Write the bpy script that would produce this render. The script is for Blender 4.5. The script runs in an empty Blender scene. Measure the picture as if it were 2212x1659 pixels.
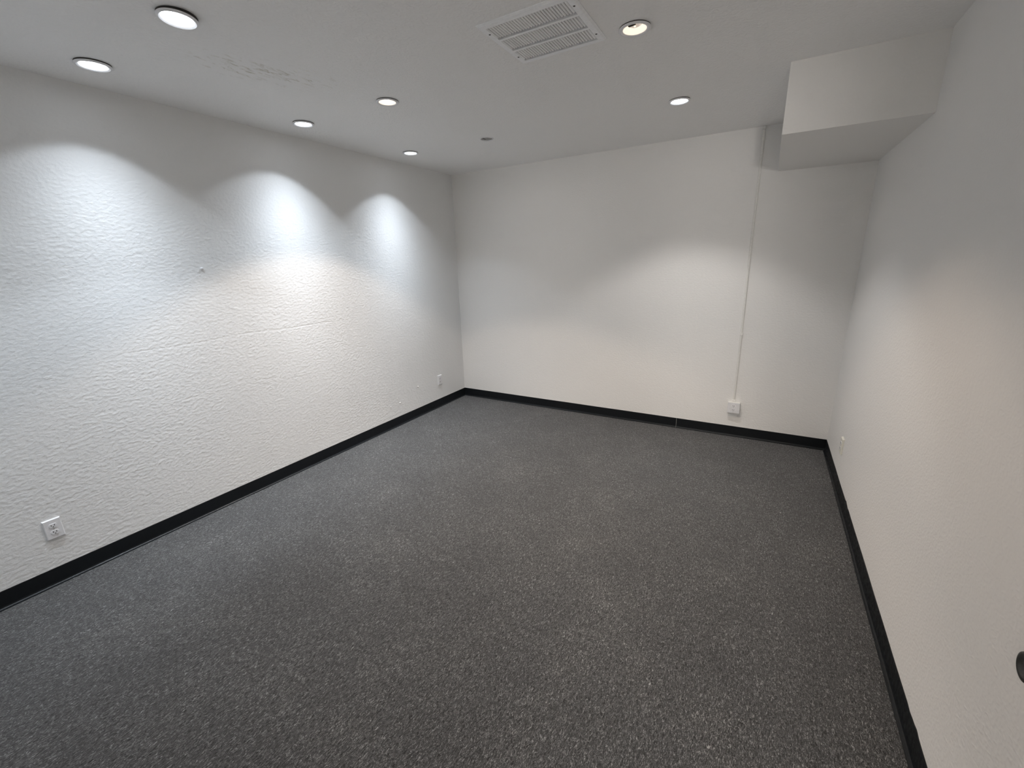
import bpy, bmesh, math, random
import numpy as np
from mathutils import Vector, Matrix, Euler, geometry, noise

sc = bpy.context.scene
COL = sc.collection
PI = math.pi
random.seed(7)

# ------------------------------------------------------------------ room size
W, H = 3.880, 2.6425          # right wall x, ceiling z ; left wall x=0, back wall y=0
YN = -4.60                    # wall behind the camera (inner face)
BH = 0.099                    # height of the vinyl base
SX, SY, SZ = 3.250, -1.278, 2.298   # soffit: left face x, front face y, underside z
DX0, DX1, DH = 3.05, 3.80, 2.25     # doorway in the near wall

# ------------------------------------------------------------------ camera
cam = bpy.data.cameras.new('camera')
cam_o = bpy.data.objects.new('camera', cam)
COL.objects.link(cam_o)
cam.sensor_fit = 'HORIZONTAL'
cam.sensor_width = 36.0
cam.lens = 923.07 / 2212 * 36.0
cam.clip_start = 0.02
cam_o.location = (3.2662, -4.3258, 1.6712)
cam_o.rotation_euler = Euler((1.291355, 0.0300200, 0.523364), 'XYZ')
sc.camera = cam_o

# ------------------------------------------------------------------ world, exposure
w = bpy.data.worlds.new('world')
sc.world = w
w.use_nodes = True
w.node_tree.nodes['Background'].inputs[0].default_value = (0.6, 0.65, 0.7, 1)
w.node_tree.nodes['Background'].inputs[1].default_value = 0.05
sc.view_settings.view_transform = 'Standard'
sc.view_settings.look = 'None'
sc.view_settings.gamma = 1.0
sc.view_settings.use_curve_mapping = False
sc.view_settings.exposure = 0.0
sc.cycles.max_bounces = 9
sc.cycles.diffuse_bounces = 7
sc.cycles.use_denoising = True
sc.cycles.use_adaptive_sampling = True
sc.cycles.adaptive_threshold = 0.025
sc.cycles.sample_clamp_indirect = 6.0

# ------------------------------------------------------------------ lamps (positions on the ceiling grid)
COOL = (0.845, 0.935, 1.03)
WARM = (1.0, 0.82, 0.66)
NEUT = (1.0, 0.965, 0.93)
P0 = 200.0
LAMPS = [  # x, y, colour, power factor, cut-off half angle, wide part, narrowness, lean (deg), source radius
    (0.352, -3.243, COOL, 0.82, 53.2, 0.022, 8, 1.0, 0.020),
    (0.345, -2.122, COOL, 0.93, 54.3, 0.024, 8, 5.0, 0.020),
    (0.358, -1.062, COOL, 0.82, 52.3, 0.026, 8, 0.0, 0.020),
    (1.138, -3.222, COOL, 0.72, 52.5, 0.12, 4, 0, 0.03),
    (1.118, -2.085, WARM, 0.75, 55, 0.13, 4, 0, 0.03),
    (2.640, -2.100, WARM, 0.63, 55, 0.25, 4, 0, 0.07),
    (2.648, -1.020, NEUT, 0.80, 54, 0.19, 4, 0, 0.07),
    (2.640, -3.200, WARM, 0.20, 55, 0.13, 4, 0, 0.04),
    (0.352, -4.300, COOL, 0.40, 52.5, 0.022, 8, 0, 0.02),  # unseen lamp without a fixture, added to brighten the near left ceiling
]


def lamp(x, y, colr, k, half, wide, nar, lean, srad, z=H - 0.012):
    l = bpy.data.lights.new('downlight_beam', 'SPOT')
    o = bpy.data.objects.new('downlight_beam', l)
    COL.objects.link(o)
    o.location = (x, y, z)
    o.rotation_euler = (math.radians(-lean), 0, 0)
    l.energy = P0 * k
    l.color = colr
    l.spot_size = math.radians(2 * half)
    l.spot_blend = 0.2 if srad < 0.05 else 0.36
    l.shadow_soft_size = srad
    l.use_nodes = True
    nt = l.node_tree
    em = nt.nodes['Emission']
    g = nt.nodes.new('ShaderNodeNewGeometry')
    s = nt.nodes.new('ShaderNodeSeparateXYZ')
    nt.links.new(g.outputs['Incoming'], s.inputs[0])
    a = nt.nodes.new('ShaderNodeMath'); a.operation = 'ABSOLUTE'
    nt.links.new(s.outputs[2], a.inputs[0])
    p = nt.nodes.new('ShaderNodeMath'); p.operation = 'POWER'; p.inputs[1].default_value = nar
    nt.links.new(a.outputs[0], p.inputs[0])
    m = nt.nodes.new('ShaderNodeMath'); m.operation = 'MULTIPLY_ADD'
    m.inputs[1].default_value = 1 - wide; m.inputs[2].default_value = wide
    nt.links.new(p.outputs[0], m.inputs[0])
    nt.links.new(m.outputs[0], em.inputs['Strength'])
    return o


for L in LAMPS:
    lamp(*L)

# doorway light from the hall; second lamp added to brighten the back wall
for nm, loc, en, rad in (('hall_light', (3.95, -6.2, 2.06), 165, 0.13), ('hall_light', (4.90, -7.30, 2.05), 230, 0.22)):
    hl = bpy.data.lights.new(nm, 'POINT')
    hlo = bpy.data.objects.new(nm, hl)
    COL.objects.link(hlo)
    hlo.location = loc
    hl.energy = en
    hl.color = (1.0, 0.95, 0.89)
    hl.shadow_soft_size = rad


# ------------------------------------------------------------------ materials
def mat(name, base=(0.8, 0.8, 0.8), rough=0.6, spec=0.5, metal=0.0):
    m = bpy.data.materials.new(name)
    m.use_nodes = True
    b = m.node_tree.nodes['Principled BSDF']
    b.inputs['Base Color'].default_value = (*base, 1)
    b.inputs['Roughness'].default_value = rough
    b.inputs['Specular IOR Level'].default_value = spec
    b.inputs['Metallic'].default_value = metal
    return m


class NT:
    def __init__(s, m):
        s.m = m; s.t = m.node_tree; s.b = s.t.nodes['Principled BSDF']

    def n(s, kind, **kw):
        nd = s.t.nodes.new(kind)
        for k, v in kw.items():
            if k.startswith('i_'):
                nd.inputs[k[2:]].default_value = v
            else:
                setattr(nd, k, v)
        return nd

    def l(s, a, b):
        s.t.links.new(a, b)

    def coords(s, scale=(1, 1, 1), loc=(0, 0, 0)):
        g = s.n('ShaderNodeNewGeometry')
        mp = s.n('ShaderNodeMapping')
        mp.inputs['Scale'].default_value = scale
        mp.inputs['Location'].default_value = loc
        s.l(g.outputs['Position'], mp.inputs[0])
        return mp.outputs[0]

    def noise(s, vec, scale, detail=2, rough=0.5, dist=0.0):
        nd = s.n('ShaderNodeTexNoise')
        nd.inputs['Scale'].default_value = scale
        nd.inputs['Detail'].default_value = detail
        nd.inputs['Roughness'].default_value = rough
        nd.inputs['Distortion'].default_value = dist
        s.l(vec, nd.inputs['Vector'])
        return nd.outputs['Fac']

    def ramp(s, fac, stops):
        r = s.n('ShaderNodeValToRGB')
        e = r.color_ramp.elements
        while len(e) < len(stops):
            e.new(0.5)
        for k, (p, c) in enumerate(stops):
            e[k].position = p
            e[k].color = (*c, 1) if len(c) == 3 else c
        s.l(fac, r.inputs[0])
        return r.outputs[0]

    def math(s, op, a, b=None, c=None, clamp=False):
        m = s.n('ShaderNodeMath', operation=op, use_clamp=clamp)
        for k, v in enumerate((a, b, c)):
            if v is None:
                continue
            if isinstance(v, (int, float)):
                m.inputs[k].default_value = v
            else:
                s.l(v, m.inputs[k])
        return m.outputs[0]

    def bump(s, h, strength, dist, nrm=None):
        bp = s.n('ShaderNodeBump')
        bp.inputs['Strength'].default_value = strength
        bp.inputs['Distance'].default_value = dist
        s.l(h, bp.inputs['Height'])
        if nrm is not None:
            s.l(nrm, bp.inputs['Normal'])
        return bp.outputs[0]


def paint(name, base, stretch, scale, strength, fine=0.2, patch=False, seam=None, stain=None, rough=0.62):
    """rolled wall paint over a hand textured skim coat"""
    m = mat(name, base, rough, 0.35)
    k = NT(m)
    v = k.coords(stretch)
    n1 = k.noise(v, scale, 1, 0.55, 0.0)
    n2 = k.noise(v, scale * 2.6, 0, 0.5, 0.0)
    ridge = k.math('ABSOLUTE', k.math('SUBTRACT', n1, 0.5))
    ridge = k.math('SUBTRACT', 1.0, k.math('MULTIPLY', ridge, 6.0, clamp=True))
    h = k.math('ADD', k.math('MULTIPLY', ridge, 0.6), k.math('MULTIPLY', n2, fine * 2))
    if patch:
        pv = k.coords((1, 1, 1))
        pn = k.noise(pv, 2.2, 3, 0.6)
        pm = k.ramp(pn, [(0.36, (0.35,) * 3), (0.62, (1, 1, 1))])
        h = k.math('MULTIPLY', h, pm)
    col = None
    if seam:
        # a faint horizontal board joint showing through the skim coat
        g = k.n('ShaderNodeNewGeometry'); sp = k.n('ShaderNodeSeparateXYZ'); k.l(g.outputs['Position'], sp.inputs[0])
        wv = k.noise(k.coords((1, 1, 1)), 1.7, 3, 0.6)
        z = k.math('ADD', sp.outputs[2], k.math('MULTIPLY', k.math('SUBTRACT', wv, 0.5), 0.05))
        d = k.math('ABSOLUTE', k.math('SUBTRACT', z, seam))
        ln = k.math('SUBTRACT', 1.0, k.math('DIVIDE', d, 0.006), clamp=True)
        gate = k.ramp(k.noise(k.coords((1, 1, 1), (3, 1, 2)), 1.5, 3, 0.6), [(0.42, (0, 0, 0)), (0.52, (1, 1, 1))])
        ln = k.math('MULTIPLY', ln, gate)
        h = k.math('SUBTRACT', h, k.math('MULTIPLY', ln, 0.28))
    if stain:
        cx, cy, rx, ry, ang = stain
        mp = k.n('ShaderNodeMapping', vector_type='TEXTURE')
        g = k.n('ShaderNodeNewGeometry')
        k.l(g.outputs['Position'], mp.inputs[0])
        mp.inputs['Location'].default_value = (cx, cy, H)
        mp.inputs['Rotation'].default_value = (0, 0, ang)
        mp.inputs['Scale'].default_value = (rx, ry, 1)
        ln = k.n('ShaderNodeVectorMath', operation='LENGTH'); k.l(mp.outputs[0], ln.inputs[0])
        fall = k.math('SUBTRACT', 1.0, ln.outputs['Value'], clamp=True)
        mp2 = k.n('ShaderNodeMapping', vector_type='TEXTURE')
        k.l(g.outputs['Position'], mp2.inputs[0])
        mp2.inputs['Rotation'].default_value = (0, 0, ang + 0.35)
        mp2.inputs['Scale'].default_value = (3.0, 1, 1)
        sn = k.noise(mp2.outputs[0], 46, 4, 0.7, 0.8)
        th = k.math('ADD', sn, k.math('MULTIPLY', fall, 0.17))
        sm = k.ramp(th, [(0.65, (0, 0, 0)), (0.80, (1, 1, 1))])
        mx = k.n('ShaderNodeMixRGB', blend_type='MIX')
        mx.inputs[1].default_value = (*base, 1)
        mx.inputs[2].default_value = (base[0] * 0.70, base[1] * 0.67, base[2] * 0.60, 1)
        k.l(k.math('MULTIPLY', sm, k.math('MULTIPLY', fall, 1.6, clamp=True)), mx.inputs[0])
        k.l(mx.outputs[0], k.b.inputs['Base Color'])
        h = k.math('SUBTRACT', h, k.math('MULTIPLY', sm, fall))
    k.l(k.bump(h, 1.0, strength), k.b.inputs['Normal'])
    return m


M = {}
PAINT = (0.81, 0.80, 0.785)
M['wall_left'] = paint('painted_skip_trowel', (0.785, 0.79, 0.79), (1, 1, 1.4), 60, 0.0005, fine=0.3, patch=False)
M['wall_plain'] = paint('painted_smooth_wall', PAINT, (1, 1, 1.4), 34, 0.0008, fine=0.3)
M['ceiling'] = paint('painted_ceiling', (0.90, 0.895, 0.888), (1, 1, 1), 40, 0.0018,
                     stain=(0.92, -2.72, 0.58, 0.24, 1.25))
M['soffit'] = paint('painted_soffit', PAINT, (1, 1, 1), 34, 0.0007, fine=0.3)

# carpet
m = mat('carpet', (0.07, 0.07, 0.072), 0.95, 0.1)
k = NT(m)
v = k.coords((1, 0.36, 1))
n1 = k.noise(v, 190, 2, 0.65, 1.4)
v2 = k.coords((1, 1, 1))
n2 = k.noise(v2, 330, 2, 0.6)
n3 = k.noise(v2, 2.3, 4, 0.62)
n4 = k.noise(k.coords((1, 1, 1), (4, 2, 0)), 9, 3, 0.6)
mixn = k.math('ADD', k.math('MULTIPLY', n1, 0.7), k.math('MULTIPLY', n2, 0.3))
c = k.ramp(mixn, [(0.39, (0.003, 0.003, 0.0035)), (0.465, (0.028, 0.029, 0.0305)),
                  (0.56, (0.071, 0.073, 0.076)), (0.655, (0.33, 0.335, 0.34))])
mott = k.ramp(n3, [(0.30, (0.80, 0.80, 0.81)), (0.55, (1.0, 0.995, 0.985)), (0.74, (1.28, 1.26, 1.22))])
mott2 = k.ramp(n4, [(0.32, (0.93, 0.93, 0.93)), (0.7, (1.08, 1.08, 1.08))])
mx = k.n('ShaderNodeMixRGB', blend_type='MULTIPLY'); mx.inputs[0].default_value = 1
k.l(c, mx.inputs[1]); k.l(mott, mx.inputs[2])
mx2 = k.n('ShaderNodeMixRGB', blend_type='MULTIPLY'); mx2.inputs[0].default_value = 1
k.l(mx.outputs[0], mx2.inputs[1]); k.l(mott2, mx2.inputs[2])
k.l(mx2.outputs[0], k.b.inputs['Base Color'])
k.l(k.bump(mixn, 1.0, 0.009), k.b.inputs['Normal'])
k.b.inputs['Sheen Weight'].default_value = 0.22
k.b.inputs['Sheen Roughness'].default_value = 0.6
M['carpet'] = m

# black vinyl base
m = mat('black_vinyl', (0.0062, 0.0078, 0.0095), 0.42, 0.3)
k = NT(m)
n1 = k.noise(k.coords((1, 1, 1)), 60, 3, 0.6)
k.l(k.ramp(n1, [(0.3, (0.30,) * 3), (0.7, (0.55,) * 3)]), k.b.inputs['Roughness'])
k.l(k.bump(k.noise(k.coords((1, 1, 1)), 9, 2, 0.5), 1, 0.002), k.b.inputs['Normal'])
M['vinyl'] = m


def plastic(name, base, rough, spec=0.5, nz=60, amp=0.0004, metal=0.0, tint=0.04):
    m = mat(name, base, rough, spec, metal)
    k = NT(m)
    n1 = k.noise(k.coords((1, 1, 1)), nz, 2, 0.5)
    lo = tuple(x * (1 - tint) for x in base); hi = tuple(min(1, x * (1 + tint)) for x in base)
    k.l(k.ramp(n1, [(0.3, lo), (0.7, hi)]), k.b.inputs['Base Color'])
    k.l(k.bump(n1, 1, amp), k.b.inputs['Normal'])
    return m


M['plate'] = plastic('white_plastic', (0.78, 0.78, 0.80), 0.35)
M['plate_ivory'] = plastic('off_white_plastic', (0.74, 0.73, 0.66), 0.4)
M['slot'] = plastic('dark_slot', (0.03, 0.028, 0.026), 0.7)
M['steel'] = plastic('screw_steel', (0.6, 0.6, 0.58), 0.35, metal=0.9)
M['conduit'] = plastic('painted_conduit', (0.77, 0.76, 0.73), 0.45)
M['vent'] = plastic('grey_white_enamel', (0.92, 0.93, 0.95), 0.3)
M['vent_in'] = plastic('duct_dark', (0.03, 0.03, 0.032), 0.8)
M['ring'] = plastic('trim_ring_white', (0.80, 0.80, 0.82), 0.35)
M['gap_dark'] = plastic('dark_gap_clip', (0.035, 0.032, 0.028), 0.9)
M['rubber'] = plastic('dark_rubber', (0.035, 0.036, 0.034), 0.42, nz=120, tint=0.35)
M['can'] = plastic('can_aluminium', (0.55, 0.53, 0.50), 0.3, metal=0.7)
M['cover_grey'] = plastic('grey_cover', (0.34, 0.33, 0.31), 0.6, nz=90, tint=0.3)
M['door'] = plastic('blocker_paint', (0.70, 0.68, 0.64), 0.45)  # paint of the added light-blocking leaf
M['plaster'] = plastic('plaster', (0.80, 0.785, 0.755), 0.7)


def glow(name, colr, strength, base=0.8):
    m = mat(name, (base, base, base), 0.5)
    k = NT(m)
    lw = k.n('ShaderNodeLayerWeight'); lw.inputs['Blend'].default_value = 0.3
    k.b.inputs['Emission Color'].default_value = (*colr, 1)
    k.l(k.math('ADD', k.math('MULTIPLY', lw.outputs['Facing'], -strength * 0.15), strength), k.b.inputs['Emission Strength'])
    return m


M['led'] = glow('led_diffuser_glow', (0.90, 0.95, 1.0), 12.0)
M['led_dim'] = glow('led_lens_glow', (0.72, 0.86, 1.0), 1.1)
M['bulb_warm'] = glow('bulb_glow_warm', (1.0, 0.90, 0.74), 4.0)
M['refl_warm'] = glow('reflector_glow_warm', (1.0, 0.86, 0.70), 0.95, 0.3)
M['bulb_glass'] = glow('bulb_glass_glow', (0.95, 0.74, 0.60), 0.30)
M['filament'] = glow('filament_glow', (1.0, 0.72, 0.35), 3.0)


# ------------------------------------------------------------------ mesh helpers
def obj(name, bm, material, parent=None, smooth=False, loc=None):
    me = bpy.data.meshes.new(name)
    bmesh.ops.recalc_face_normals(bm, faces=bm.faces)
    bm.to_mesh(me); bm.free()
    if smooth:
        for p in me.polygons:
            p.use_smooth = True
    me.materials.append(M[material])
    o = bpy.data.objects.new(name, me)
    COL.objects.link(o)
    if parent is not None:
        o.parent = parent
    if loc is not None:
        o.location = loc
    return o


def empty(name, loc, label, cat, group=None, rot=(0, 0, 0)):
    o = bpy.data.objects.new(name, None)
    o.empty_display_size = 0.05
    COL.objects.link(o)
    o.location = loc
    o.rotation_euler = rot
    o['label'] = label; o['category'] = cat
    if group:
        o['group'] = group
    return o


def box(bm, x0, x1, y0, y1, z0, z1, bev=0.0):
    r = bmesh.ops.create_cube(bm, size=1.0)
    vs = r['verts']
    for v_ in vs:
        v_.co = Vector(((x0 + x1) / 2 + v_.co.x * (x1 - x0), (y0 + y1) / 2 + v_.co.y * (y1 - y0), (z0 + z1) / 2 + v_.co.z * (z1 - z0)))
    if bev > 0:
        es = list({e for v_ in vs for e in v_.link_edges})
        bmesh.ops.bevel(bm, geom=es, offset=bev, segments=2, affect='EDGES', profile=0.6)
    return bm


def B(*a, **k_):
    return box(bmesh.new(), *a, **k_)


def lathe(prof, seg=48, axis='z'):
    """closed or open profile [(r, h)] turned about an axis"""
    bm = bmesh.new()
    rings = []
    for r, h in prof:
        if r < 1e-6:
            rings.append([bm.verts.new((0, 0, h))])
        else:
            rings.append([bm.verts.new((r * math.cos(2 * PI * i / seg), r * math.sin(2 * PI * i / seg), h)) for i in range(seg)])
    for a, b in zip(rings, rings[1:]):
        for i in range(seg):
            j = (i + 1) % seg
            if len(a) == 1 and len(b) == 1:
                continue
            if len(a) == 1:
                bm.faces.new((a[0], b[i], b[j]))
            elif len(b) == 1:
                bm.faces.new((a[i], a[j], b[0]))
            else:
                bm.faces.new((a[i], a[j], b[j], b[i]))
    if axis == 'x':
        bmesh.ops.transform(bm, matrix=Matrix.Rotation(PI / 2, 4, 'Y'), verts=bm.verts)
    return bm


def structure(o):
    o['kind'] = 'structure'
    return o


# ------------------------------------------------------------------ the shell
T = 0.12
structure(obj('floor', B(-T, W + T, YN - T, T, -0.1, 0.0), 'carpet'))


def relief_wall():
    """left wall: the hand troweled texture is real relief on a fine grid"""
    step = 0.0040
    y0, y1, z0, z1 = YN, 0.0, 0.0, H + 0.01
    ny, nz = int((y1 - y0) / step) + 1, int((z1 - z0) / step) + 1
    rng = np.random.default_rng(11)
    fy = np.fft.fftfreq(ny, d=(y1 - y0) / (ny - 1))[:, None]
    fz = np.fft.fftfreq(nz, d=(z1 - z0) / (nz - 1))[None, :]

    def field(sy, sz, lo=0.0):
        # gaussian noise kept between two sizes (metres), longer along y than z
        w_ = np.fft.fft2(rng.standard_normal((ny, nz)))
        g = np.exp(-2 * PI ** 2 * ((fy * sy) ** 2 + (fz * sz) ** 2))
        if lo:
            g = g - np.exp(-2 * PI ** 2 * ((fy * sy * lo) ** 2 + (fz * sz * lo) ** 2))
        f = np.real(np.fft.ifft2(w_ * g))
        return f / f.std()

    def sstep(x, a, b):
        t_ = np.clip((x - a) / (b - a), 0, 1)
        return t_ * t_ * (3 - 2 * t_)

    Y = np.linspace(y0, y1, ny)[:, None] + np.zeros((1, nz))
    Z = np.linspace(z0, z1, nz)[None, :] + np.zeros((ny, 1))
    n1 = field(0.0056, 0.0041, 1.9)
    n2 = field(0.0120, 0.0065, 2.0)
    patch = field(0.22, 0.16)
    patch2 = field(0.07, 0.05)
    amp = 0.72 + 0.28 * sstep(patch + 0.5 * patch2, -0.9, 0.8)
    amp = amp * (1 - 0.45 * sstep(Y, -1.3, -0.3))
    h = 0.00070 * sstep(n1, 0.0, 1.0) + 0.00016 * n2 + 0.00022 * sstep(-n1, 0.9, 1.5) * -1
    h = h * amp
    # slow waviness of the skim coat
    h += 0.0006 * field(0.30, 0.22)
    # faint horizontal board joint
    zz = 1.205 + 0.012 * np.sin(Y * 2.1 + 0.7) + 0.004 * np.sin(Y * 9.0)
    gate = sstep(Y, -3.5, -3.2) * (1 - sstep(Y, -1.9, -1.6)) * sstep(patch[:, nz // 2][:, None] + 0.9, 0.0, 0.6)
    h -= 0.0009 * np.exp(-((Z - zz) / 0.0045) ** 2) * gate
    edge = sstep(Y, y0, y0 + .02) * (1 - sstep(Y, -0.02, 0.0)) * sstep(Z, 0.05, 0.09) * (1 - sstep(Z, H - 0.02, H))
    h = np.maximum(h * edge, -0.002)
    co = np.stack([h, Y, Z], -1).reshape(-1, 3)
    a = (np.arange(ny - 1)[:, None] * nz + np.arange(nz - 1)[None, :]).ravel()
    quads = np.stack([a, a + nz, a + nz + 1, a + 1], -1)
    b0_ = len(co)
    x_ = -0.004
    ex = [(-T, YN - T, 0), (x_, YN - T, 0), (x_, T, 0), (-T, T, 0), (-T, YN - T, H + .25), (x_, YN - T, H + .25), (x_, T, H + .25), (-T, T, H + .25)]
    co = np.vstack([co, np.array(ex)])
    q2 = np.array([(0, 3, 2, 1), (4, 5, 6, 7), (0, 1, 5, 4), (1, 2, 6, 5), (2, 3, 7, 6), (3, 0, 4, 7)]) + b0_
    quads = np.vstack([quads, q2])
    me = bpy.data.meshes.new('wall_left')
    me.vertices.add(len(co)); me.vertices.foreach_set('co', co.astype(np.float32).ravel())
    me.loops.add(quads.size); me.loops.foreach_set('vertex_index', quads.astype(np.int32).ravel())
    me.polygons.add(len(quads))
    me.polygons.foreach_set('loop_start', np.arange(0, quads.size, 4, dtype=np.int32))
    me.polygons.foreach_set('loop_total', np.full(len(quads), 4, dtype=np.int32))
    sm_ = np.ones(len(quads), dtype=bool); sm_[-6:] = False
    me.polygons.foreach_set('use_smooth', sm_)
    me.update(calc_edges=True); me.validate()
    me.materials.append(M['wall_left'])
    o = bpy.data.objects.new('wall_left', me)
    COL.objects.link(o)
    return structure(o)


relief_wall()
structure(obj('wall_back', B(0, W, 0, T, 0, H + 0.25), 'wall_plain'))
structure(obj('wall_right', B(W, W + T, YN - T, T, 0, H + 0.25), 'wall_plain'))
bm = bmesh.new()
box(bm, 0, DX0, YN - T, YN, 0, H + 0.25)
box(bm, DX1, W, YN - T, YN, 0, H + 0.25)
box(bm, DX0, DX1, YN - T, YN, DH, H + 0.25)
structure(obj('wall_near', bm, 'wall_plain'))

# ceiling sheet with the round cut-outs of the downlights and the duct opening
HOLES = [(0.352, -3.243, 0.056), (0.345, -2.122, 0.056), (0.358, -1.062, 0.056), (1.138, -3.222, 0.056),
         (1.118, -2.085, 0.056), (2.640, -2.100, 0.056), (2.648, -1.020, 0.056), (1.152, -1.020, 0.050)]
VX0, VX1, VY0, VY1 = 2.068, 2.508, -2.505, -2.080      # outer edge of the vent plate
pts = [Vector((0, YN - T)), Vector((W, YN - T)), Vector((W, 0)), Vector((0, 0))]
edges = [(0, 1), (1, 2), (2, 3), (3, 0)]
for hx, hy, hr in HOLES:
    b0 = len(pts)
    for i in range(40):
        a = 2 * PI * i / 40
        pts.append(Vector((hx + hr * math.cos(a), hy + hr * math.sin(a))))
        edges.append((b0 + i, b0 + (i + 1) % 40))
b0 = len(pts)
vh = [(VX0 + .03, VY0 + .03), (VX1 - .03, VY0 + .03), (VX1 - .03, VY1 - .03), (VX0 + .03, VY1 - .03)]
for i, q in enumerate(vh):
    pts.append(Vector(q)); edges.append((b0 + i, b0 + (i + 1) % 4))
vv, ee, ff, *_ = geometry.delaunay_2d_cdt(pts, edges, [], 0, 1e-6)


def in_hole(p):
    for hx, hy, hr in HOLES:
        if (p.x - hx) ** 2 + (p.y - hy) ** 2 < (hr * 0.995) ** 2:
            return True
    return vh[0][0] < p.x < vh[1][0] and vh[0][1] < p.y < vh[2][1]


bm = bmesh.new()
bv = [bm.verts.new((q.x, q.y, H)) for q in vv]
for f in ff:
    cpt = sum((vv[i] for i in f), Vector((0, 0))) / len(f)
    if not in_hole(cpt):
        bm.faces.new([bv[i] for i in f])
r = bmesh.ops.extrude_face_region(bm, geom=list(bm.faces))
for e in r['geom']:
    if isinstance(e, bmesh.types.BMVert):
        e.co.z += 0.016
structure(obj('ceiling', bm, 'ceiling'))
# roof deck that closes the space over the ceiling
structure(obj('ceiling_deck', B(0, W, YN, 0, H + 0.22, H + 0.25), 'vent_in'))

# boxed-in soffit in the back right corner
bm = bmesh.new()
box(bm, SX, W, SY, 0, SZ, H)
structure(obj('ceiling_soffit', bm, 'soffit'))

# hallway behind the doorway
structure(obj('floor_hall', B(2.2, 5.2, -7.6, YN - T, -0.1, 0.0), 'carpet'))
structure(obj('ceiling_hall', B(2.2, 5.2, -7.6, YN - T, H, H + 0.1), 'soffit'))
bm = bmesh.new()
box(bm, 2.1, 2.2, -7.6, YN - T, 0, H)
box(bm, 5.2, 5.3, -7.6, YN - T, 0, H)
box(bm, 2.1, 5.3, -7.7, -7.6, 0, H)
box(bm, W + T, 5.3, YN - T, YN, 0, H)
structure(obj('wall_hall', bm, 'wall_plain'))

# unseen door leaf, added ajar to cut the edge of the hall light
d = bpy.data.objects.new('blocker_door', None)
COL.objects.link(d)
d.location = (DX0, YN - T, 0)
d.rotation_euler = (0, 0, math.radians(-38))
d['kind'] = 'structure'
obj('blocker_panel', B(0.005, 0.745, -0.042, -0.004, 0.012, DH - 0.01, bev=0.002), 'door', d)
bm = lathe([(0, 0), (0.027, 0), (0.027, 0.006), (0.011, 0.010), (0.011, 0.035), (0.026, 0.045), (0.028, 0.06), (0.02, 0.072), (0, 0.074)], 24)
bmesh.ops.transform(bm, matrix=Matrix.Translation((0.68, -0.004, 0.97)) @ Matrix.Rotation(-PI / 2, 4, 'X'), verts=bm.verts)
obj('blocker_handle', bm, 'rubber', d, smooth=True)


# ------------------------------------------------------------------ vinyl cove base
def base_strip(name, p0, p1, inward, parent=None, wob=0.0, nick=None, seg=60):
    """cove profile swept from p0 to p1, inward = unit vector into the room"""
    prof = [(0.0, 0.0), (0.0, BH), (0.0022, BH + 0.0004), (0.0034, BH - 0.002), (0.0034, 0.016), (0.0055, 0.0085), (0.010, 0.0048),
            (0.0165, 0.0036), (0.0168, 0.0)]
    p0 = Vector(p0); p1 = Vector(p1); inn = Vector(inward)
    bm = bmesh.new()
    rows = []
    for i in range(seg + 1):
        t = i / seg
        c = p0.lerp(p1, t)
        wz = wob * (noise.noise(Vector((c.x * 3.1, c.y * 3.1, 5.0))))
        wb = wob * 1.2 * noise.noise(Vector((c.x * 1.3, c.y * 1.3, 9.0)))
        if nick:
            for ny, na in nick:
                dd = (c - p0).length - ny
                wz += na * math.exp(-(dd / 0.02) ** 2)
        row = []
        for a, b in prof:
            zz = b + (wz if b > 0.05 else 0)
            aa = a + (max(0, wb) if a > 0 else 0)
            row.append(bm.verts.new(c + inn * aa + Vector((0, 0, zz))))
        rows.append(row)
    n_ = len(prof)
    for a, b in zip(rows, rows[1:]):
        for i in range(n_):
            j = (i + 1) % n_
            bm.faces.new((a[i], a[j], b[j], b[i]))
    bm.faces.new(rows[0]); bm.faces.new(rows[-1])
    return obj(name, bm, 'vinyl', parent)


structure(base_strip('baseboard_left', (0, YN, 0), (0, 0, 0), (1, 0, 0)))
bb = bpy.data.objects.new('baseboard_back', None); COL.objects.link(bb); bb['kind'] = 'structure'
base_strip('vinyl_strip', (0, 0, 0), (2.6375, 0, 0), (0, -1, 0), bb, wob=0.001)
base_strip('vinyl_strip', (2.6395, 0, 0), (W, 0, 0), (0, -1, 0), bb, wob=0.001)
structure(base_strip('baseboard_right', (W, 0, 0), (W, YN, 0), (-1, 0, 0), wob=0.003, seg=420,
                     nick=[(1.13, 0.006), (1.20, -0.005), (2.66, -0.004), (2.74, 0.006)]))


# ------------------------------------------------------------------ downlights
def ring_part(par, r_in, r_out, drop=0.010, gap=0.004):
    # white flange with a rolled outer lip, hanging a little below the ceiling
    prof = [(r_in, 0.004), (r_in, -drop * 0.55), (r_in + 0.002, -drop * 0.75), ((r_in + r_out) / 2, -drop),
            (r_out - 0.003, -drop * 0.85), (r_out, -drop * 0.6), (r_out, -gap), (r_in + 0.004, -gap), (r_in, 0.004)]
    obj('trim_ring', lathe(prof, 64), 'ring', par, smooth=False)
    g = [(r_out - 0.012, 0.0), (r_out - 0.0015, 0.0), (r_out - 0.0015, -gap), (r_out - 0.012, -gap), (r_out - 0.012, 0.0)]
    obj('gap_dark', lathe(g, 48), 'gap_dark', par)  # dark ring stands in for the shade in the gap above the trim


def can_part(par, r, depth=0.11, mname='can'):
    prof = [(r, 0.0), (r, depth), (0, depth), (0, depth + 0.002), (r + 0.002, depth + 0.002), (r + 0.002, 0.0), (r, 0.0)]
    obj('housing', lathe(prof, 40), mname, par, smooth=False)


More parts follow.
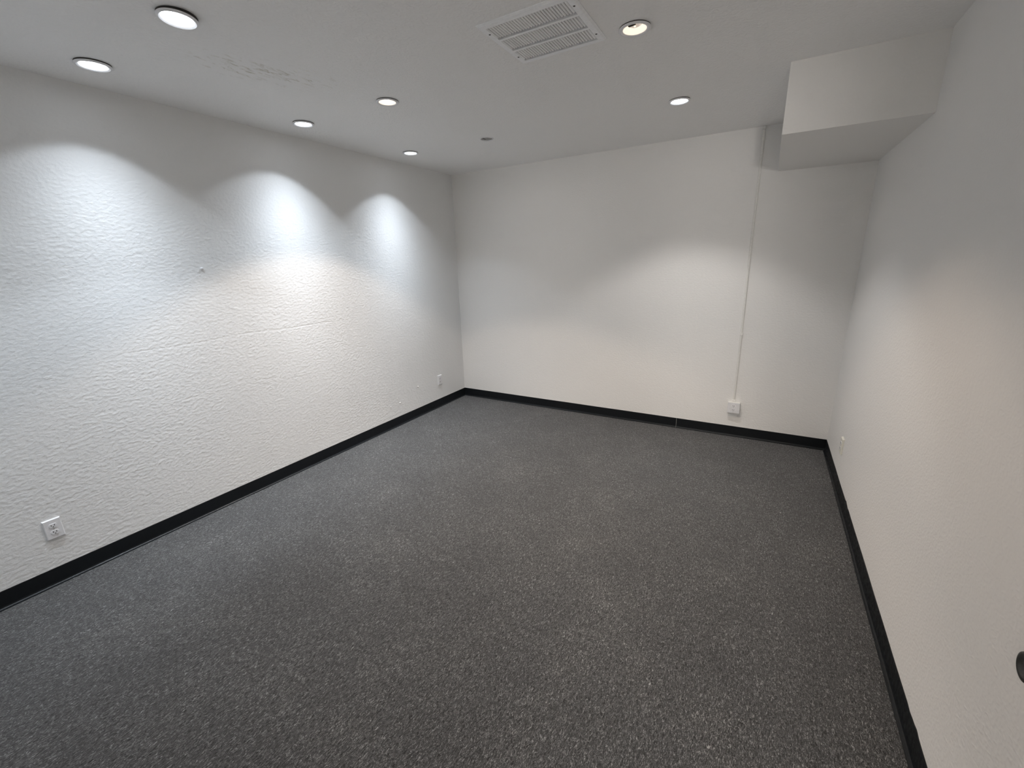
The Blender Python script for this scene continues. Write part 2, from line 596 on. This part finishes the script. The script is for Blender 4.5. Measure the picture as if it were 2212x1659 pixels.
def led_light(x, y, label, rot=0.0, tilt=(0, 0), gap=0.005, r=0.052, ro=0.069, bump_=False):
    t = empty('recessed_downlight', (x, y, H), label, 'ceiling light', 'recessed lights in the ceiling', rot=(tilt[0], tilt[1], rot))
    ring_part(t, r, ro, drop=gap + 0.007, gap=gap)
    can_part(t, r - 0.003, 0.10)
    # shallow domed diffuser sitting in the ring
    prof = [(0, -gap - 0.0035), (r * 0.55, -gap - 0.0028), (r * 0.9, -gap - 0.0005), (r - 0.001, 0.002), (r - 0.004, 0.004), (0, 0.004)]
    dm = obj('diffuser', lathe(prof, 48), 'led', t, smooth=True)
    if bump_:
        bm = lathe([(0, -0.0012), (0.013, -0.0010), (0.0155, 0.0), (0.0155, 0.002), (0, 0.002)], 28)
        bmesh.ops.transform(bm, matrix=Matrix.Translation((0.004, -0.022, -gap - 0.0028)), verts=bm.verts)
        obj('lens', bm, 'led_dim', dm, smooth=True)
    return t


led_light(0.352, -3.243, 'bright white recessed light near the textured wall, nearest the camera in the wall-side row', gap=0.006, r=0.053, ro=0.071)
led_light(0.345, -2.122, 'bright white recessed light second from the back corner in the wall-side row', gap=0.005)
led_light(0.358, -1.062, 'bright white recessed light closest to the back left corner of the ceiling', gap=0.004, r=0.051)
led_light(1.138, -3.222, 'largest-looking white recessed light with a dark smudged gap above its trim', gap=0.011, r=0.053, ro=0.070,
          tilt=(math.radians(-3), 0), bump_=True)
led_light(2.648, -1.020, 'bright white recessed light in front of the boxed soffit', gap=0.004, r=0.050, ro=0.066, bump_=True)


def bulb_light(x, y, label, warm=True):
    t = empty('recessed_downlight', (x, y, H), label, 'ceiling light', 'recessed lights in the ceiling')
    ring_part(t, 0.051, 0.069, drop=0.010, gap=0.004)
    # flared reflector cup
    prof = [(0.0505, -0.005), (0.049, 0.006), (0.045, 0.022), (0.038, 0.040), (0.031, 0.052), (0, 0.052),
            (0, 0.054), (0.033, 0.054), (0.040, 0.041), (0.047, 0.022), (0.0515, 0.005), (0.0515, -0.005), (0.0505, -0.005)]
    obj('reflector', lathe(prof, 48), 'refl_warm', t, smooth=True)
    bp_ = [(0, 0.004), (0.012, 0.006), (0.021, 0.012), (0.024, 0.020), (0.021, 0.030), (0.014, 0.040), (0.012, 0.052), (0, 0.052)]
    if warm:
        obj('bulb', lathe(bp_, 32), 'bulb_warm', t, smooth=True)
    else:
        bu = obj('bulb', lathe([(0, 0.007), (0.020, 0.008), (0.030, 0.013), (0.031, 0.019), (0.024, 0.030), (0.014, 0.042), (0.012, 0.052), (0, 0.052)], 32),
                 'bulb_glass', t, smooth=True)
        obj('filament', lathe([(0, 0.0035), (0.0035, 0.004), (0.0035, 0.009), (0, 0.009)], 16), 'filament', bu)
        bm = B(-0.016, 0.016, -0.0505, -0.027, -0.004, 0.010, bev=0.003)
        obj('spring_clip', bm, 'gap_dark', t)
        t.rotation_euler = (0, 0, -0.12)
    return t


bulb_light(1.118, -2.085, 'warm glowing open recessed light with a visible bulb, beside the ceiling scuff marks', True)
bulb_light(2.640, -2.100, 'open recessed light with warm clear bulb and dark clip, beside the square air vent', False)

# the round grey cover where one downlight is missing
t = empty('blank_cover', (1.152, -1.020, H), 'unlit round grey recessed fixture with a dark slit, near the back wall', 'ceiling fixture')
obj('trim_ring', lathe([(0.048, 0.012), (0.048, -0.003), (0.052, -0.005), (0.057, -0.003), (0.0575, 0.0), (0.048, 0.012)], 48), 'ring', t)
obj('cover_disc', lathe([(0, -0.001), (0.0478, 0.001), (0.0478, 0.012), (0, 0.012)], 40), 'cover_grey', t)
obj('slit', B(-0.018, -0.013, -0.045, 0.012, -0.0016, 0.003), 'slot', t)

# ------------------------------------------------------------------ air vent
cx, cy = (VX0 + VX1) / 2, (VY0 + VY1) / 2
t = empty('air_vent', (cx, cy, H), 'square white louvred air grille screwed to the ceiling', 'vent')
hw, hd = (VX1 - VX0) / 2, (VY1 - VY0) / 2
FX, FY0, FY1 = 0.188, -0.180, 0.180
bm = bmesh.new()
# bevelled stamped face plate made as a frame round the louvre field plus two cross bars
def quadframe(bm, ox, oy0, oy1, ix, iy0, iy1, z_out, z_in):
    o_ = [bm.verts.new(p) for p in ((-ox, oy0, z_out), (ox, oy0, z_out), (ox, oy1, z_out), (-ox, oy1, z_out))]
    i_ = [bm.verts.new(p) for p in ((-ix, iy0, z_in), (ix, iy0, z_in), (ix, iy1, z_in), (-ix, iy1, z_in))]
    for a in range(4):
        b = (a + 1) % 4
        bm.faces.new((o_[a], o_[b], i_[b], i_[a]))
    return o_, i_
zf = -0.009
quadframe(bm, hw, -hd, hd, hw, -hd, hd, 0.0, -0.003)
quadframe(bm, hw, -hd, hd, hw - 0.008, -hd + 0.008, hd - 0.008, -0.003, zf)
quadframe(bm, hw - 0.008, -hd + 0.008, hd - 0.008, FX, FY0, FY1, zf, zf)
quadframe(bm, FX, FY0, FY1, FX, FY0, FY1, zf, 0.004)
bmesh.ops.remove_doubles(bm, verts=bm.verts, dist=1e-5)
obj('face_plate', bm, 'vent', t)
rows = []
gap_bar = 0.014
rh = (FY1 - FY0 - 2 * gap_bar) / 3
for i in range(3):
    y0 = FY0 + i * (rh + gap_bar)
    rows.append((y0, y0 + rh))
for i in (0, 1):
    obj('cross_bar', B(-FX, FX, rows[i][1], rows[i + 1][0], zf - 0.0003, 0.003), 'vent', t)
NL = 29
pitch = 2 * FX / NL
lm = None
for (y0, y1) in rows:
    for j in range(NL):
        x = -FX + pitch * (j + 0.5)
        if lm is None:
            bm = bmesh.new()
            hh = (y1 - y0) / 2 - 0.001
            # curved blade, solid
            sec = [(-0.0050, -0.0006), (-0.0022, 0.0004), (0.0006, 0.0026), (0.0026, 0.0066), (0.0019, 0.0070), (-0.0002, 0.0034), (-0.0028, 0.0014), (-0.0050, 0.0004)]
            a = [bm.verts.new((s_[0], -hh, s_[1] + zf)) for s_ in sec]
            b = [bm.verts.new((s_[0], hh - 0.013, s_[1] + zf)) for s_ in sec]
            for q in range(len(sec)):
                q2 = (q + 1) % len(sec)
                bm.faces.new((a[q], a[q2], b[q2], b[q]))
            bm.faces.new(a); bm.faces.new(b)
            lo = obj('louvre', bm, 'vent', t)
            lm = lo.data
            lo.location = (x, (y0 + y1) / 2, 0)
        else:
            lo = bpy.data.objects.new('louvre', lm); COL.objects.link(lo); lo.parent = t
            lo.location = (x, (y0 + y1) / 2, 0)
bm = bmesh.new()
box(bm, -FX - .004, FX + .004, FY0 - .004, FY1 + .004, 0.06, 0.064)
for s_ in (-1, 1):
    box(bm, s_ * (FX + .004) - .002, s_ * (FX + .004) + .002, FY0 - .004, FY1 + .004, 0.004, 0.064)
    yy = FY0 - .004 if s_ < 0 else FY1 + .004
    box(bm, -FX - .004, FX + .004, yy - .002, yy + .002, 0.004, 0.064)
obj('duct_box', bm, 'vent_in', t)
for sx_ in (-0.1985, 0.1985):
    for sy_ in (-0.132, 0.128):
        bm = lathe([(0, -0.0012), (0.003, -0.001), (0.0048, 0.0), (0, 0.0)], 16)
        o_ = obj('screw', bm, 'slot', t, smooth=True); o_.location = (sx_, sy_, zf)


# ------------------------------------------------------------------ sockets
def socket_face(par, cz, rot_slots=False, scale=1.0):
    """one receptacle: rounded face with two slots and an earth hole; local frame: x right, z up, -y out of the wall"""
    bm = bmesh.new()
    r = 0.0165 * scale
    n_ = 28
    ring0, ring1 = [], []
    for i in range(n_):
        a = 2 * PI * i / n_
        x = r * math.cos(a); z = max(-0.0125, min(0.0125, r * math.sin(a)))
        ring0.append(bm.verts.new((x, 0, z))); ring1.append(bm.verts.new((x * .97, -0.0022, z * .97)))
    for i in range(n_):
        j = (i + 1) % n_
        bm.faces.new((ring0[i], ring0[j], ring1[j], ring1[i]))
    bm.faces.new(ring1)
    f = obj('receptacle', bm, 'plate', par)
    f.location = (0, par['fy'], cz)
    for sx_, hgt in ((-0.0064, 0.0085), (0.0064, 0.0072)):
        s_ = obj('slot', B(-0.0014, 0.0014, -0.0028, -0.0018, -hgt / 2, hgt / 2), 'slot', f)
        s_.location = (sx_, 0, 0.0035)
    bm = lathe([(0, -0.0005), (0.0024, -0.0005), (0.0024, 0.0005), (0, 0.0005)], 14)
    bmesh.ops.transform(bm, matrix=Matrix.Rotation(PI / 2, 4, 'X'), verts=bm.verts)
    s_ = obj('slot', bm, 'slot', f); s_.location = (0, -0.0023, -0.0062)
    return f


def outlet(loc, rz, label, wdt=0.073, hgt=0.115, mname='plate', depth=0.007, tilt=0.0, blank=False):
    t = empty('wall_outlet', loc, label, 'outlet', 'wall outlets', rot=(0, tilt, rz))
    t['fy'] = -depth
    # face plate with sloped edges
    bm = bmesh.new()
    o_ = [bm.verts.new((x, 0, z)) for x, z in ((-wdt / 2, -hgt / 2), (wdt / 2, -hgt / 2), (wdt / 2, hgt / 2), (-wdt / 2, hgt / 2))]
    m_ = [bm.verts.new((v_.co.x, -depth * 0.5, v_.co.z)) for v_ in o_]
    i_ = [bm.verts.new((v_.co.x - math.copysign(0.004, v_.co.x), -depth, v_.co.z - math.copysign(0.004, v_.co.z))) for v_ in o_]
    for a in range(4):
        b = (a + 1) % 4
        bm.faces.new((o_[a], o_[b], m_[b], m_[a])); bm.faces.new((m_[a], m_[b], i_[b], i_[a]))
    bm.faces.new(i_); bm.faces.new(list(reversed(o_)))
    obj('cover_plate', bm, mname, t)
    if not blank:
        socket_face(t, 0.0195); socket_face(t, -0.0195)
        bm = lathe([(0, -0.001), (0.0028, -0.0006), (0.0034, 0.0), (0, 0.0)], 14)
        bmesh.ops.transform(bm, matrix=Matrix.Rotation(-PI / 2, 4, 'X'), verts=bm.verts)
        s_ = obj('screw', bm, 'steel', t); s_.location = (0, -depth - 0.001, 0)
    return t


# on the left wall the outward direction is +x : local -y -> +x  (rotate by +90 deg)
outlet((0, -3.836, 0.3255), PI / 2, 'white duplex outlet on the textured wall, closest to the camera', mname='plate', depth=0.009)
outlet((0, -0.490, 0.329), PI / 2, 'small white outlet on the textured wall close to the back corner', depth=0.008)
# right wall: outward is -x
t = outlet((W, -0.682, 0.318), -PI / 2, 'off-white outlet seen edge-on low on the smooth right wall', mname='plate_ivory', depth=0.011)

# surface box with its conduit on the back wall
BX, BZ, BD = 3.136, 0.292, 0.040
t = empty('surface_outlet_box', (BX, 0, BZ), 'white surface-mounted outlet box low on the back wall, under the conduit', 'outlet')
obj('box_body', B(-0.052, 0.052, -BD, 0, -0.050, 0.052, bev=0.004), 'conduit', t)
obj('cover_plate', B(-0.0505, 0.0505, -BD - 0.003, -BD, -0.0485, 0.0505, bev=0.0015), 'plate', t)
t['fy'] = -BD - 0.003
for cz in (0.0195, -0.0195):
    socket_face(t, cz)
t = empty('wire_conduit', (BX - 0.006, 0, 0.344), 'thin white conduit running up the back wall from the outlet box', 'conduit')
ctop = 2.640 - 0.344
lean = -0.012
bm = bmesh.new()
sec = [(-0.0095, 0.0), (-0.0095, -0.006), (-0.0065, -0.0105), (0.0, -0.0125), (0.0065, -0.0105), (0.0095, -0.006), (0.0095, 0.0)]
ra = []
for i in range(13):
    tt = i / 12
    ra.append([bm.verts.new((a + lean * tt + 0.0012 * math.sin(tt * 9), b, ctop * tt)) for a, b in sec])
for a, b in zip(ra, ra[1:]):
    for q in range(len(sec)):
        q2 = (q + 1) % len(sec)
        bm.faces.new((a[q], a[q2], b[q2], b[q]))
bm.faces.new(ra[0]); bm.faces.new(ra[-1])
obj('raceway', bm, 'conduit', t)
obj('coupling', B(-0.0120, 0.0105, -0.0140, 0, 0.628, 0.650, bev=0.002), 'conduit', t)
obj('box_connector', B(-0.0125, 0.0135, -0.016, 0, 0.0, 0.022, bev=0.003), 'conduit', t)
obj('ceiling_fitting', B(-0.0235, -0.0005, -0.026, 0, ctop - 0.022, ctop + 0.001, bev=0.003), 'conduit', t)

# ------------------------------------------------------------------ dark round stop on the right wall
t = empty('door_stop', (W, -3.175, 0.804), 'dark round rubber-like door stop sticking out of the right wall', 'door stop')
bm = lathe([(0, 0), (0.030, 0), (0.030, -0.012), (0, -0.012)], 32, 'x')
obj('mount', bm, 'steel', t)
bm = lathe([(0.029, -0.008), (0.034, -0.014), (0.0345, -0.034), (0.031, -0.043), (0.024, -0.0455), (0.019, -0.0435), (0.016, -0.040), (0, -0.0395),
            (0, -0.008), (0.029, -0.008)], 48, 'x')
obj('bumper', bm, 'rubber', t, smooth=True)

# ------------------------------------------------------------------ small things stuck to the left wall
t = obj('wall_plug', lathe([(0, 0.010), (0.004, 0.010), (0.0075, 0.008), (0.0085, 0.004), (0.0085, 0.0), (0, 0.0)], 24, 'x'), 'plate', smooth=True)
t.location = (0, -2.806, 1.687)
t['label'] = 'tiny white wall plug sticking out of the textured wall at head height'
t['category'] = 'wall plug'
wl = bpy.data.objects['wall_left']
for (y, z, s_) in ((-0.868, 0.345, 0.010), (-1.165, 0.243, 0.009), (-1.30, 0.235, 0.007), (-1.20, 0.30, 0.006)):
    bm = bmesh.new()
    bmesh.ops.create_icosphere(bm, subdivisions=2, radius=s_)
    for v_ in bm.verts:
        v_.co = Vector((v_.co.x * 0.5, v_.co.y * 1.2, v_.co.z * 0.8)) * (1 + 0.35 * noise.noise(v_.co * 160 + Vector((y, z, 1)) * 9))
    o_ = obj('plaster_lump', bm, 'plaster', wl, smooth=True)
    o_.location = (0, y, z)
